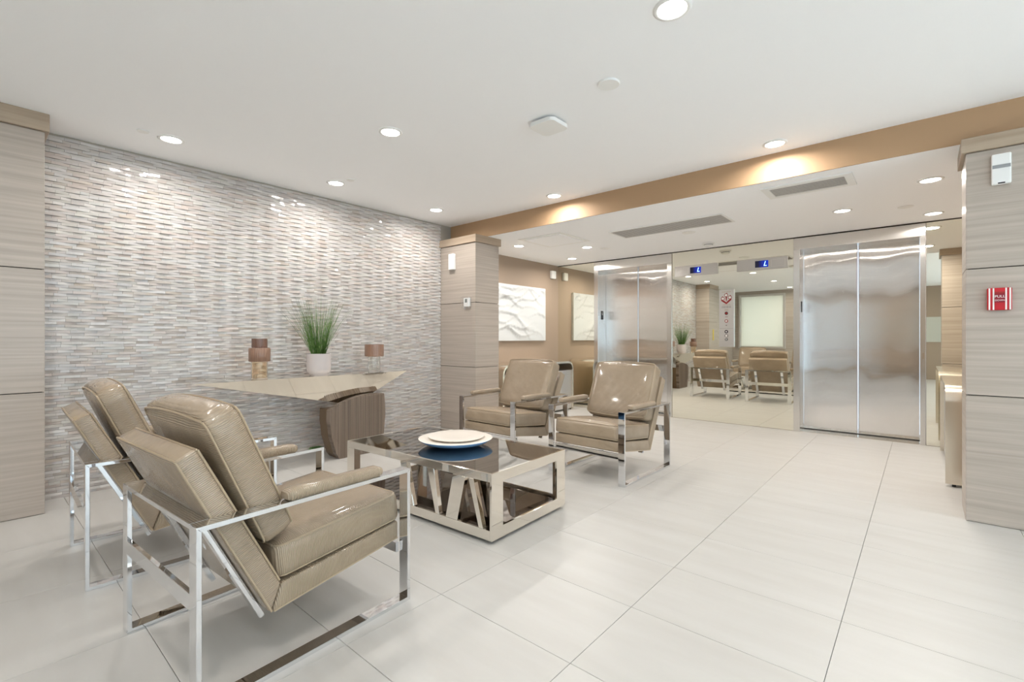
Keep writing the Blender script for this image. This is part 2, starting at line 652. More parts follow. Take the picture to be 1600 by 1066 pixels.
# wall behind the camera: shade window bay, then a deeper brown wall
wb = BM()
box(wb, (-4.95, -2.75, 0), (-4.36, -2.6, ZH))
box(wb, (-3.16, -2.75, 0), (-2.70, -2.6, ZH))
box(wb, (-4.36, -2.75, 0), (-3.16, -2.6, 0.90))
box(wb, (-4.36, -2.75, 2.46), (-3.16, -2.6, ZH))
struct(obj('wall_rear', wb, M['wood']), 'laminate wall around the shaded window')
w1 = BM()
for a, b in (((-4.42, 0.84), (-4.36, 2.52)), ((-3.16, 0.84), (-3.10, 2.52)), ((-4.36, 0.84), (-3.16, 0.90)), ((-4.36, 2.46), (-3.16, 2.52))):
    box(w1, (a[0], -2.62, a[1]), (b[0], -2.57, b[1]), 0.003)
w1o = struct(obj('window_1', w1, M['plate_steel']), 'window with a pale roller shade pulled down')
bm = BM(); box(bm, (-4.36, -2.66, 0.90), (-3.16, -2.657, 2.46)); obj('shade', bm, M['shade'], w1o)
bm = BM(); box(bm, (-4.36, -2.70, 0.90), (-3.16, -2.692, 2.46)); obj('pane', bm, M['pane'], w1o)
wb = BM()
box(wb, (-2.86, -4.3, 0), (-2.70, -2.75, ZH))
box(wb, (-2.70, -4.3, 0), (1.6, -4.15, ZH))
struct(obj('wall_rear', wb, M['brown']), 'brown wall behind the camera')
wb = BM(); box(wb, (4.4, -4.3, 0), (5.0, -4.15, ZH)); struct(obj('wall_rear', wb, M['brown']))


def glazing(name, axis, pos, a, b, n, label):
    """storefront: frame with mullions and panes; axis 0: plane x=pos spanning y; axis 1: plane y=pos spanning x"""
    f = BM()
    def bx(bm, s0, s1, z0, z1, d0, d1, bv=0.0):
        if axis == 0:
            box(bm, (pos + d0, s0, z0), (pos + d1, s1, z1), bv)
        else:
            box(bm, (s0, pos + d0, z0), (s1, pos + d1, z1), bv)
    bx(f, a, b, 0, 0.10, -0.05, 0.05); bx(f, a, b, 2.42, ZH, -0.05, 0.05)
    for k in range(n + 1):
        s = a + (b - a) * k / n
        bx(f, max(a, s - 0.03), min(b, s + 0.03), 0.10, 2.42, -0.05, 0.05)
    w = struct(obj(name, f, M['plate_steel']), label)
    for k in range(n):
        s0 = a + (b - a) * k / n + 0.03; s1 = a + (b - a) * (k + 1) / n - 0.03
        p = BM(); bx(p, s0, s1, 0.10, 2.42, -0.006, 0.006); obj('pane', p, M['pane'], w)
    ld = bpy.data.lights.new(name + '_portal', 'AREA')
    ld.shape = 'RECTANGLE'
    ld.size = b - a; ld.size_y = 2.32
    ld.cycles.is_portal = True
    lo = bpy.data.objects.new(name + '_daylight', ld); C.objects.link(lo)
    if axis == 0:
        lo.location = (pos + 0.06, (a + b) / 2, 1.26); lo.rotation_euler = (PI / 2, 0, PI / 2)
    else:
        lo.location = ((a + b) / 2, pos - 0.06, 1.26); lo.rotation_euler = (-PI / 2, 0, 0)
    lo.parent = w
    return w


glazing('window_2', 0, 5.0, -2.0, 4.2, 5, 'glazed entrance front to the right of the camera')
glazing('window_3', 1, -4.22, 1.6, 4.4, 2, 'glazed doors behind the camera')
bm = BM(); box(bm, (0.0, -4.152, 1.05), (0.62, -4.13, 1.75), 0.003)
tag(obj('notice_board', bm, M['notice']), 'pale framed notice board on the rear brown wall', 'notice board')
bm = BM(); box(bm, (-4.353, -0.02, 1.10), (-4.347, 0.06, 1.40), 0.001)
tag(obj('yellow_notice', bm, M['yellow_ink']), 'small yellow notice on the pilaster seen in the mirror', 'sign')

bm = BM(); box(bm, (4.95, -4.3, 0), (5.1, -2.0, ZH)); struct(obj('wall_right', bm, M['brown']))
# ------------------------------------------------------------------ elevator wall
wb = BM()
for a, b in ((-4.95, -4.06), (-2.76, -1.21), (0.03, 0.95)):
    box(wb, (a, YM + 0.006, 0), (b, 7.2, ZL))
wall_back = struct(obj('wall_back', wb, M['brown']), 'mirrored wall around the two elevators')
for a, b, z0, z1 in ((-4.79, -4.063, 0.004, 2.392), (-2.757, -1.213, 0.004, 2.154), (-2.757, -1.213, 2.157, 2.392), (0.033, 0.80, 0.004, 2.392)):
    bm = BM(); box(bm, (a, YM, z0), (b, YM + 0.006, z1)); obj('mirror_panel', bm, M['mirror'], wall_back)
bm = BM(); box(bm, (-4.79, YM - 0.002, 2.3935), (0.80, YM + 0.006, ZL))
struct(obj('trim_1', bm, M['joint']))


def elevator(name, xo0, xo1, xi0, xi1, label, plate_side):
    RC = 0.27
    b = BM()
    box(b, (xo0, YM - 0.018, 0), (xi0, YM + RC, 2.25), 0.002)
    box(b, (xi1, YM - 0.018, 0), (xo1, YM + RC, 2.25), 0.002)
    box(b, (xo0, YM - 0.018, 2.25), (xo1, YM + RC, 2.388), 0.002)
    d = struct(obj(name, b, M['steel']), label)
    mid = (xi0 + xi1) / 2
    for s0, s1 in ((xi0 + 0.002, mid - 0.006), (mid + 0.006, xi1 - 0.002)):
        bm = BM(); box(bm, (s0, YM + RC - 0.03, 0.012), (s1, YM + RC, 2.262), 0.0015)
        obj('door_panel', bm, M['door_steel'], d)
    bm = BM()
    for dx in (-0.006, 0.006):
        box(bm, (mid + dx - 0.004, YM + RC - 0.034, 0.012), (mid + dx + 0.004, YM + RC - 0.029, 2.25))
    obj('meeting_edge', bm, M['grey'], d)
    bm = BM(); box(bm, (xi0, YM - 0.0, 0.0003), (xi1, YM + RC - 0.03, 0.004)); obj('threshold', bm, M['champ_steel'], d)
    bm = BM(); box(bm, (xi0, YM + RC - 0.031, 0.0003), (xi1, YM + RC + 0.02, 0.011)); obj('sill_gap', bm, M['black'], d)
    return d


d1 = elevator('door_1', -4.06, -2.76, -3.985, -2.83, 'left brushed steel elevator door behind the armchairs', 0)
d2 = elevator('door_2', -1.211, 0.028, -1.142, -0.02, 'right brushed steel elevator door', 0)
bm = BM(); box(bm, (-3.985, YM + 0.085, 1.46), (-3.979, YM + 0.145, 1.60), 0.001); pl = obj('jamb_plate', bm, M['black'], d1)
text('lettering', 'L', 0.06, (-3.9785, YM + 0.115, 1.555), (PI / 2, 0, PI / 2), M['white_ink'], pl)
bm = BM(); box(bm, (-1.142, YM + 0.07, 1.48), (-1.137, YM + 0.12, 1.61), 0.001); obj('jamb_plate', bm, M['black'], d2)
bm = BM(); box(bm, (0.0, YM - 0.022, 0.93), (0.015, YM - 0.017, 1.0), 0.001); obj('key_switch', bm, M['champagne'], d2)

# indicator panels on the mirror
def indicator(x0, x1, dx0, dx1, z0, z1, ex0, ex1, label):
    t = thing('floor_indicator', label, 'indicator', ((x0 + x1) / 2, YM - 0.001, (z0 + z1) / 2))
    cx, cz = (x0 + x1) / 2, (z0 + z1) / 2
    bm = BM(); box(bm, (x0 - cx, -0.018, z0 - cz), (x1 - cx, 0, z1 - cz), 0.001); obj('plate', bm, M['plate_steel'], t)
    bm = BM(); box(bm, (dx0 - cx, -0.0205, -0.043), (dx1 - cx, -0.0182, 0.043)); s = obj('screen', bm, M['display'], t)
    w = dx1 - dx0
    text('digit', 'L', 0.085, (dx0 - cx + w * 0.75, -0.021, -0.001), (PI / 2, 0, 0), M['digit'], s)
    bm = BM()
    box(bm, (ex0 - cx, -0.0195, -0.045), (ex1 - cx, -0.0182, -0.043)); box(bm, (ex0 - cx, -0.0195, 0.043), (ex1 - cx, -0.0182, 0.045))
    box(bm, (ex0 - cx, -0.0195, -0.043), (ex0 - cx + 0.003, -0.0182, 0.043)); box(bm, (ex1 - cx - 0.003, -0.0195, -0.043), (ex1 - cx, -0.0182, 0.043))
    obj('engraved_frame', bm, M['white_ink'], t)
    return t


indicator(-2.714, -2.115, -2.491, -2.339, 2.038, 2.188, -2.69, -2.52, 'steel floor indicator with blue screen beside the left elevator')
indicator(-1.869, -1.275, -1.646, -1.491, 2.038, 2.186, -1.46, -1.30, 'steel floor indicator with blue screen beside the right elevator')

# hall station between the elevators
HX0, HX1, HZ0, HZ1 = -2.095, -1.905, 1.035, 1.81
t = thing('call_station', 'tall steel call button panel with red emblem on the mirror', 'call panel', ((HX0 + HX1) / 2, YM - 0.001, HZ0))
hw = (HX1 - HX0) / 2; hh = HZ1 - HZ0
bm = BM(); box(bm, (-hw, -0.022, 0), (hw, 0, hh), 0.0015); obj('plate', bm, M['plate_steel'], t)
FY = -0.0222


def flat(bm, pts, y0=FY - 0.0008, y1=FY):
    prism(bm, pts, 1, y0, y1)


def zrel(y):   # zoom row (130 top .. 1005 bottom) to height on plate
    return hh * (1005 - y) / 875.0


def xrel(x):
    return (x - 244) / 200.0 * hw * 2


bm = BM()
flat(bm, [(xrel(a), zrel(b)) for a, b in ((174, 278), (190, 293), (215, 300), (244, 326), (268, 296), (292, 280), (311, 267), (312, 288), (244, 353), (175, 300))])
flat(bm, [(xrel(a), zrel(b)) for a, b in ((233, 240), (253, 240), (250, 290), (244, 314), (238, 290))])
obj('emblem', bm, M['red_ink'], t)
for x, y, fl in ((240, 215, (252, 178)), (196, 266, (190, 228)), (291, 252, (300, 214))):
    bm = BM()
    flat(bm, [(xrel(x + 26 * math.cos(a)), zrel(y) + 26 * math.sin(a) / 200 * hw * 2) for a in [2 * PI * k / 20 for k in range(20)]])
    flat(bm, [(xrel(x - 18), zrel(y - 16)), (xrel(x + 18), zrel(y - 16)), (xrel(fl[0]), zrel(fl[1]))])
    e = obj('emblem_flame', bm, M['red_ink'], t)
    bm = BM()
    flat(bm, [(xrel(x + 18 * math.cos(a)), zrel(y) + 18 * math.sin(a) / 200 * hw * 2) for a in [2 * PI * k / 20 for k in range(20)]], FY - 0.0014, FY - 0.0009)
    obj('emblem_face', bm, M['white_ink'], e)
for y, w, mt in ((166, 60, 'gold_ink'), (360, 56, 'gold_ink'), (386, 62, 'grey_ink'), (404, 64, 'grey_ink'), (432, 26, 'gold_ink'), (452, 24, 'gold_ink'), (545, 18, 'red_ink'), (722, 90, 'grey_ink')):
    bm = BM(); n = 9
    if y == 722:
        flat(bm, [(xrel(244 - w), zrel(y + 1)), (xrel(244 + w), zrel(y + 1)), (xrel(244 + w), zrel(y - 1)), (xrel(244 - w), zrel(y - 1))])
        obj('engraved_line', bm, M[mt], t)
    else:
        for k in range(n):
            a = 244 - w + 2 * w * k / n; b = a + 2 * w / n * (0.55 + 0.3 * ((k * 7) % 3) / 2)
            flat(bm, [(xrel(a), zrel(y + 4)), (xrel(b), zrel(y + 4)), (xrel(b), zrel(y - 4)), (xrel(a), zrel(y - 4))])
        obj('engraved_text', bm, M[mt], t)
for y, r, mo, mi in ((492, 23, 'dark_ink', 'red_ink'), (610, 23, 'red_ink', 'white_ink'), (675, 8, 'grey_ink', 'grey_ink'), (772, 24, 'dark_ink', 'white_ink'), (835, 24, 'grey_ink', 'white_ink'), (890, 20, 'white_gap', 'plate_steel')):
    bm = BM()
    flat(bm, [(xrel(244 + r * math.cos(a)), zrel(y) + r * math.sin(a) / 200 * hw * 2) for a in [2 * PI * k / 24 for k in range(24)]], FY - 0.004, FY)
    b_ = obj('button', bm, M[mo], t)
    bm = BM(); r2 = r * (0.42 if y == 772 else 0.6)
    flat(bm, [(xrel(244 + r2 * math.cos(a)), zrel(y) + r2 * math.sin(a) / 200 * hw * 2) for a in [2 * PI * k / 24 for k in range(24)]], FY - 0.0055, FY - 0.004)
    obj('button_cap', bm, M[mi], b_)

# ------------------------------------------------------------------ ceiling fixtures
can_light = bpy.data.lights.new('can_lamp', 'AREA')
can_light.shape = 'DISK'; can_light.size = 0.11; can_light.energy = CAN_W; can_light.color = CAN_COL; can_light.spread = math.radians(166)
can_low = can_light.copy(); can_low.energy = CAN_LOW_W; can_low.color = CAN_LOW_COL
ring_me = lens_me = None
downs = [(-0.842, 2.062, ZH, 'recessed downlight at the top edge of the view'),
         (-4.187, 1.0, ZH, 'recessed downlight by the stone wall nearest the left pilaster'),
         (-2.86, 1.985, ZH, 'recessed downlight above the coffee table'),
         (-0.84, 4.0, ZH, 'recessed downlight by the beam, above the slotted square grille'),
         (-4.19, 2.30, ZH, 'recessed downlight by the stone wall above the console plant'),
         (-2.865, 3.975, ZH, 'recessed downlight by the beam above the far armchairs'),
         (-4.20, 3.53, ZH, 'recessed downlight by the stone wall nearest the far column'),
         (0.05, 5.0, ZL, 'recessed downlight in low ceiling nearest the wide right column'),
         (-0.594, 5.64, ZL, 'recessed downlight in low ceiling in front of the right elevator'),
         (0.085, 6.36, ZL, 'recessed downlight in low ceiling by the mirror strip right of the elevator'),
         (-3.481, 5.60, ZL, 'recessed downlight in low ceiling in front of the left elevator'),
         (-4.135, 4.92, ZL, 'recessed downlight in low ceiling beside the laminate column'),
         (-4.16, 6.25, ZL, 'recessed downlight in low ceiling in the corner by the left elevator'),
         (-0.842, 0.0, ZH, 'recessed downlight behind the camera seen only in reflections'),
         (1.2, 2.06, ZH, 'recessed downlight right of the view'),
         (1.2, 0.0, ZH, 'recessed downlight behind and right of the camera'),
         (-2.86, 0.0, ZH, 'recessed downlight above the near armchairs, out of view'),
         (-2.86, -1.9, ZH, 'recessed downlight added as rear fill, in front of the shaded window'),  # this and the following lamps are added to brighten the rear
         (-0.842, -2.0, ZH, 'unseen recessed downlight added as rear fill behind the camera'),
         (-0.842, -3.6, ZH, 'unseen recessed downlight added to brighten the brown rear wall')]
for x, y, z, lab in downs:
    t = thing('downlight', lab, 'downlight', (x, y, z), 0, 'recessed ceiling downlights')
    if ring_me is None:
        bm = BM(); lathe(bm, [(0.083, -0.0005), (0.083, -0.004), (0.066, -0.009), (0.062, -0.004), (0.062, -0.0005)], 40, cap=False)
        o = obj('trim_ring', bm, M['white'], t, True); ring_me = o.data
        bm = BM(); disc(bm, 0, 0, -0.0045, -0.0005, 0.062, 32); o2 = obj('lens', bm, M['lens'], t); lens_me = o2.data
    else:
        for n_, me_ in (('trim_ring', ring_me), ('lens', lens_me)):
            o = bpy.data.objects.new(n_, me_); C.objects.link(o); o.parent = t
    lo = bpy.data.objects.new('lamp', can_light if z == ZH else can_low); C.objects.link(lo); lo.parent = t; lo.location = (0, 0, -0.012)


def vent(x0, x1, y0, y1, border, n, label, inner=None, matf='white', mats='grey'):
    cx, cy = (x0 + x1) / 2, (y0 + y1) / 2
    t = thing('air_vent', label, 'vent', (cx, cy, ZL))
    hx, hy = (x1 - x0) / 2, (y1 - y0) / 2
    bm = BM()
    box(bm, (-hx, -hy, -0.010), (hx, -hy + border, -0.0005)); box(bm, (-hx, hy - border, -0.010), (hx, hy, -0.0005))
    box(bm, (-hx, -hy + border, -0.010), (-hx + border, hy - border, -0.0005)); box(bm, (hx - border, -hy + border, -0.010), (hx, hy - border, -0.0005))
    obj('frame', bm, M[matf], t)
    bm = BM(); box(bm, (-hx + border, -hy + border, -0.004), (hx - border, hy - border, -0.0005)); obj('backing', bm, M['white_gap'], t)  # dark sheet stands in for the shaded depth between the slats
    step = (2 * hy - 2 * border) / n
    sm = None
    for k in range(n):
        yy = -hy + border + (k + 0.5) * step
        if sm is None:
            bm = BM()
            w = step * 0.29
            prism(bm, [(-w, -0.0062), (-w, -0.0078), (w, -0.0088), (w, -0.0072)], 0, -hx + border + 0.001, hx - border - 0.001)
            o = obj('slat', bm, M[mats], t); sm = o.data
        else:
            o = bpy.data.objects.new('slat', sm); C.objects.link(o); o.parent = t
        o.location = (0, yy, 0)


M['vent_grey'] = mat('vent_grey', lin(190, 187, 184), 0.5)
M['vent_slat'] = mat('vent_slat', lin(196, 193, 190), 0.5)
vent(-2.80, -1.515, 4.965, 5.40, 0.020, 9, 'long grey linear air grille in the low ceiling', mats='vent_slat', matf='white')
vent(-1.03, -0.40, 4.37, 4.735, 0.055, 6, 'white framed air grille beside the brown beam', mats='vent_slat')
# access panel
t = thing('ceiling_hatch', 'white flush access hatch in the low ceiling near the laminate column', 'hatch', (-3.55, 4.93, ZL))
bm = BM(); box(bm, (-0.33, -0.33, -0.006), (0.33, 0.33, -0.0005), 0.001); obj('frame', bm, M['white'], t)
bm = BM(); box(bm, (-0.27, -0.27, -0.012), (0.27, 0.27, -0.006), 0.002); obj('door', bm, M['ceiling'], t)


def round_fixture(name, x, y, z, r, h, label, cat, dome=False):
    t = thing(name, label, cat, (x, y, z))
    bm = BM()
    if dome:
        lathe(bm, [(r, -0.0005), (r, -0.015), (r * 0.96, -0.02)], 32)
        obj('base', bm, M['white'], t, True, 0.6)
        bm = BM(); lathe(bm, [(r * 0.72, -0.018), (r * 0.70, -h * 0.8), (r * 0.62, -h), ], 32); obj('chamber', bm, M['white'], t, True, 0.6)
        bm = BM(); lathe(bm, [(r * 0.735, -0.021), (r * 0.735, -0.030)], 32); obj('slot_band', bm, M['grey'], t, True, 0.6)
    else:
        lathe(bm, [(r, -0.0005), (r, -h * 0.6), (r * 0.95, -h)], 32)
        obj('cover', bm, M['white'], t, True, 0.6)
    return t


round_fixture('smoke_detector', -2.125, 6.40, ZL, 0.075, 0.05, 'white smoke detector on the low ceiling by the mirror', 'detector', True)
round_fixture('ceiling_cover', -2.089, 5.61, ZL, 0.075, 0.007, 'flat round white cover beyond the long grey grille', 'cover plate')
round_fixture('ceiling_cover', -3.342, 5.84, ZL, 0.07, 0.005, 'flat round white cover beside the downlight of the left elevator', 'cover plate')
round_fixture('ceiling_cover', -0.12, 5.87, ZL, 0.06, 0.006, 'flat round white cover in front of the right elevator', 'cover plate')
round_fixture('ceiling_cover', -1.365, 2.43, ZH, 0.062, 0.012, 'flat round white cover on the high ceiling near the square sensor', 'cover plate')
round_fixture('sprinkler_cover', -4.0, 2.34, ZH, 0.036, 0.008, 'small white sprinkler cover beside the middle stone wall downlight', 'sprinkler')
round_fixture('sprinkler_cover', -4.17, 0.83, ZH, 0.036, 0.008, 'small white sprinkler cover beside the leftmost downlight', 'sprinkler')
# square ceiling unit
t = thing('access_point', 'square white ceiling unit with rounded corners on the high ceiling', 'ceiling unit', (-1.92, 2.60, ZH))
bm = BM(); box(bm, (-0.062, -0.062, -0.016), (0.062, 0.062, -0.0005)); obj('mount', bm, M['grey'], t)
bm = BM()
pts = []
for cx, cy, a0 in ((1, 1, 0), (-1, 1, 90), (-1, -1, 180), (1, -1, 270)):
    for k in range(6):
        a = math.radians(a0 + 18 * k); pts.append((cx * 0.07 + 0.03 * math.cos(a), cy * 0.07 + 0.03 * math.sin(a)))
prism(bm, pts, 2, -0.042, -0.016, 0.006, 2); obj('housing', bm, M['white'], t)

# ------------------------------------------------------------------ wall devices
def strobe(name, loc, rot, w, h, d, label, band):
    t = thing(name, label, 'sensor', loc, rot)      # local: front faces -Y, centre at back
    bm = BM(); box(bm, (-w / 2, -d, -h / 2), (w / 2, -0.001, h / 2), min(w, h) * 0.08, 2); obj('housing', bm, M['white'], t)
    if band:
        bm = BM(); box(bm, (-w * 0.46, -d - 0.002, h * 0.02), (w * 0.46, -d + 0.001, h * 0.13)); obj('window_band', bm, M['grey'], t)
        bm = BM(); box(bm, (-w * 0.18, -d - 0.0015, -h * 0.49), (w * 0.18, -d + 0.001, -h * 0.45)); obj('slot', bm, M['black'], t)
    else:
        bm = BM(); box(bm, (-w * 0.36, -d - 0.003, -h * 0.36), (w * 0.36, -d + 0.0005, h * 0.36), 0.002); obj('cover', bm, M['white'], t)
    return t


strobe('motion_sensor', (-4.462, 4.03, 2.11), 0, 0.095, 0.20, 0.045, 'white wall sensor high on the laminate column by the stone wall', False)
strobe('motion_sensor', (-4.79, 6.58, 2.235), PI / 2, 0.12, 0.135, 0.05, 'small white wall sensor above the white relief by the mirror', False)
strobe('wall_horn', (0.363, 4.14, 2.18), 0, 0.085, 0.185, 0.03, 'white wall device with grey band on the right column', True)
t = thing('thermostat', 'white thermostat under a clear cover on the laminate column', 'thermostat', (-4.20, 4.03, 1.59))
bm = BM(); box(bm, (-0.05, -0.025, -0.05), (0.05, -0.001, 0.055), 0.004, 2); obj('body', bm, M['white'], t)
bm = BM(); box(bm, (-0.024, -0.0265, -0.002), (0.012, -0.0245, 0.042)); obj('screen', bm, M['lcd'], t)
bm = BM(); box(bm, (-0.07, -0.05, -0.075), (0.07, -0.0005, 0.075), 0.006, 2); obj('cover', bm, M['acrylic'], t)
bm = BM(); box(bm, (-0.008, -0.056, -0.082), (0.008, -0.044, -0.066), 0.002); obj('lock', bm, M['grey'], t)
t = thing('fire_alarm_pull', 'red fire alarm pull station with white stripes on right column', 'fire alarm', (0.355, 4.14, 1.39))
bm = BM(); box(bm, (-0.053, -0.032, -0.068), (0.053, -0.001, 0.068), 0.006, 2); body = obj('body', bm, M['red'], t)
for x in (-0.044, -0.0265, 0.0272, 0.0445):
    bm = BM(); box(bm, (x - 0.0035, -0.0335, -0.066), (x + 0.0035, -0.0315, 0.066)); obj('stripe', bm, M['white_ink'], t)
bm = BM(); box(bm, (-0.022, -0.0335, -0.022), (0.0225, -0.0315, 0.044)); obj('pull_recess', bm, M['red_ink'], t)
bm = BM(); box(bm, (-0.021, -0.040, -0.021), (0.0215, -0.0337, 0.030), 0.002); ph = obj('pull_handle', bm, M['red_dark'], t)
text('lettering', 'PULL', 0.0205, (0, -0.0404, 0.014), (PI / 2, 0, 0), M['white_ink'], ph)
text('lettering', 'DOWN', 0.0125, (0, -0.0404, -0.009), (PI / 2, 0, 0), M['white_ink'], ph)

# relief artwork on the alcove wall
t = thing('wall_relief', 'white crumpled relief panel on brown alcove wall', 'wall art', (-4.79, 5.67, 1.545))
AW, AH = 1.34, 0.86
bm = BM()
NY, NZ = 72, 46
rr = random.Random(5)
ridges = [(rr.uniform(-.67, .67), rr.uniform(-.43, .43), rr.uniform(-0.5, 0.5), rr.uniform(.03, .07), rr.uniform(.011, .024), rr.uniform(.2, .5)) for _ in range(26)]
grid = []
for i in range(NY + 1):
    rowv = []
    for j in range(NZ + 1):
        y = -AW / 2 + AW * i / NY; z = -AH / 2 + AH * j / NZ
        d = 0
        for (ry, rz, an, w, a, ln) in ridges:
            u = (y - ry) * math.cos(an) + (z - rz) * math.sin(an); v = -(y - ry) * math.sin(an) + (z - rz) * math.cos(an)
            v += 0.04 * math.sin(u * 9)
            if v > 0:
                d += a * math.exp(-v / w) * math.exp(-(u / ln) ** 2)
        e = min(1, min(AW / 2 - abs(y), AH / 2 - abs(z)) / 0.04)
        rowv.append(bm.verts.new((0.045 + d * e, y, z)))
    grid.append(rowv)
for i in range(NY):
    for j in range(NZ):
        bm.faces.new((grid[i][j], grid[i + 1][j], grid[i + 1][j + 1], grid[i][j + 1]))
obj('relief', bm, M['art'], t, True)
bm = BM(); box(bm, (0.001, -AW / 2, -AH / 2), (0.0449, AW / 2, AH / 2)); obj('board', bm, M['art'], t)


# ------------------------------------------------------------------ waterfall consoles
def waterfall(x0, x1, y0, y1, label):
    cx, cy = (x0 + x1) / 2, (y0 + y1) / 2
    t = thing('waterfall_console', label, 'console', (cx, cy, 0))
    hx, hy = (x1 - x0) / 2, (y1 - y0) / 2
    H, R, T = 0.785, 0.14, 0.028
    out = [(-hy, 0.02)]
    for k in range(9):
        a = PI - PI / 2 * k / 8; out.append((-hy + R + R * math.cos(a), H - R + R * math.sin(a)))
    for k in range(9):
        a = PI / 2 - PI / 2 * k / 8; out.append((hy - R + R * math.cos(a), H - R + R * math.sin(a)))
    out.append((hy, 0.02))
    inn = [(hy - T, 0.02)]
    r = R - T
    for k in range(9):
        a = PI / 2 * k / 8; inn.append((hy - R + r * math.cos(a), H - R + r * math.sin(a)))
    for k in range(9):
        a = PI / 2 + PI / 2 * k / 8; inn.append((-hy + R + r * math.cos(a), H - R + r * math.sin(a)))
    inn.append((-hy + T, 0.02))
    bm = BM()
    n = len(out)
    inn = inn[::-1]
    V = {}
    for s, x in ((0, -hx), (1, hx)):
        for q, L in ((0, out), (1, inn)):
            V[s, q] = [bm.verts.new((x, p[0], p[1])) for p in L]
    for i in range(n - 1):
        bm.faces.new((V[0, 0][i], V[0, 0][i + 1], V[1, 0][i + 1], V[1, 0][i]))
        bm.faces.new((V[0, 1][i], V[1, 1][i], V[1, 1][i + 1], V[0, 1][i + 1]))
        for s in (0, 1):
            bm.faces.new((V[s, 0][i], V[s, 0][i + 1], V[s, 1][i + 1], V[s, 1][i]))
    for i in (0, n - 1):
        bm.faces.new((V[0, 0][i], V[1, 0][i], V[1, 1][i], V[0, 1][i]))
    obj('bent_shell', bm, M['champ_steel'], t, True, 0.6)
    bm = BM(); box(bm, (-hx + 0.03, -hy + T + 0.001, 0.03), (hx - 0.03, hy - T - 0.001, H - R - 0.002)); obj('side_panel', bm, M['plate_steel'], t)
    for sx in (-1, 1):
        for sy in (-1, 1):
            bm = BM(); disc(bm, sx * (hx - 0.05), sy * (hy - 0.014), 0, 0.02, 0.012, 12); obj('foot', bm, M['black'], t)
    return t


waterfall(-4.77, -4.27, 4.75, 6.46, 'steel waterfall console under the white relief behind the armchairs')
waterfall(0.136, 0.66, 5.0, 6.46, 'steel waterfall console half hidden behind the right column')

# ------------------------------------------------------------------ console table on the stone wall
CT = thing('console_table', 'faceted mirror metal console table on ribbed bronze base by stone wall', 'console table', (-4.40, 2.5, 0))
def L(p):
    return (p[0] + 4.40, p[1] - 2.5, p[2])
bm = BM()
ZT = 0.80
P_ = {}
for k, p in dict(tl=(-4.20, 1.135, ZT), bl=(-4.50, 1.30, ZT), br=(-4.50, 3.02, ZT), brk=(-4.20, 2.84, ZT), tip=(-4.25, 3.165, ZT),
                 keel=(-4.325, 2.57, 0.482), kr=(-4.25, 2.935, 0.69)).items():
    P_[k] = bm.verts.new(L(p))
for f in (('tl', 'brk', 'tip', 'br', 'bl'), ('tl', 'keel', 'brk'), ('brk', 'keel', 'kr'), ('brk', 'kr', 'tip'), ('tl', 'bl', 'keel'), ('bl', 'br', 'keel'), ('br', 'kr', 'keel'), ('br', 'tip', 'kr')):
    bm.faces.new([P_[x] for x in f])
obj('faceted_top', bm, M['console_metal'], CT)
outl = [(2.346, 0.0), (2.311, 0.052), (2.262, 0.22), (2.246, 0.373), (2.247, 0.472), (2.30, 0.50), (2.353, 0.523), (2.46, 0.561), (2.55, 0.580), (2.625, 0.592),
        (2.74, 0.594), (2.842, 0.584), (2.850, 0.48), (2.852, 0.356), (2.838, 0.193), (2.80, 0.0)]
bm = BM(); prism(bm, [(y - 2.5, z) for y, z in outl], 0, 0.1325, 0.20, 0.003, 1)
obj('ribbed_front', bm, M['bronze'], CT)
low = [(y, min(z, 0.478)) for y, z in outl]
low = [(2.346, 0.0), (2.311, 0.052), (2.262, 0.22), (2.246, 0.373), (2.248, 0.478), (2.850, 0.478), (2.852, 0.356), (2.838, 0.193), (2.80, 0.0)]
bm = BM(); prism(bm, [(y - 2.5, z) for y, z in low], 0, 0.0, 0.132, 0.004, 1)
obj('base_block', bm, M['bronze_plain'], CT)
# fine ribs on the front face
bm = BM()
for k in range(34):
    y = 2.30 + k * 0.0158
    zt = 0.49 + 0.10 * min(1, max(0, (y - 2.26) / 0.35)) ** 0.6
    zb = 0.02 if y > 2.36 else 0.10 + (2.36 - y) * 1.5
    box(bm, (0.1995, y - 2.5 - 0.0035, zb), (0.2025, y - 2.5 + 0.0035, min(zt, 0.575)))
rb = obj('ribs', bm, M['bronze'], CT); rb['kind'] = 'stuff'

# vases and plant on the console
t = thing('vase', 'tall amber glass vase with wide ribbed brown collar on console', 'vase', (-4.30, 1.66, ZT), 0, 'vases on the console table')
bm = BM(); lathe(bm, [(0.0615, 0.0005), (0.0625, 0.004), (0.0625, 0.15), (0.056, 0.15), (0.056, 0.014), (0.0, 0.014)], 40, cap=False); obj('glass_base', bm, M['glass_amber'], t, True, 0.6)
bm = BM(); lathe(bm, [(0.05, 0.151), (0.078, 0.152), (0.083, 0.158), (0.083, 0.262), (0.078, 0.268), (0.05, 0.269)], 128, 32, 0.0012); obj('ribbed_collar', bm, M['glass_brown'], t, True, 0.7)
bm = BM(); lathe(bm, [(0.059, 0.270), (0.060, 0.276), (0.060, 0.348), (0.055, 0.348), (0.055, 0.276)], 128, 32, 0.0009, cap=False); obj('neck', bm, M['glass_neck'], t, True, 0.7)
t = thing('vase', 'short vase with brown ribbed bowl on clear glass foot, console right end', 'vase', (-4.395, 2.848, ZT), 0, 'vases on the console table')
bm = BM(); lathe(bm, [(0.0615, 0.0005), (0.0625, 0.004), (0.0625, 0.158), (0.056, 0.158), (0.056, 0.016), (0.0, 0.016)], 40, cap=False); obj('glass_base', bm, M['glass_clear'], t, True, 0.6)
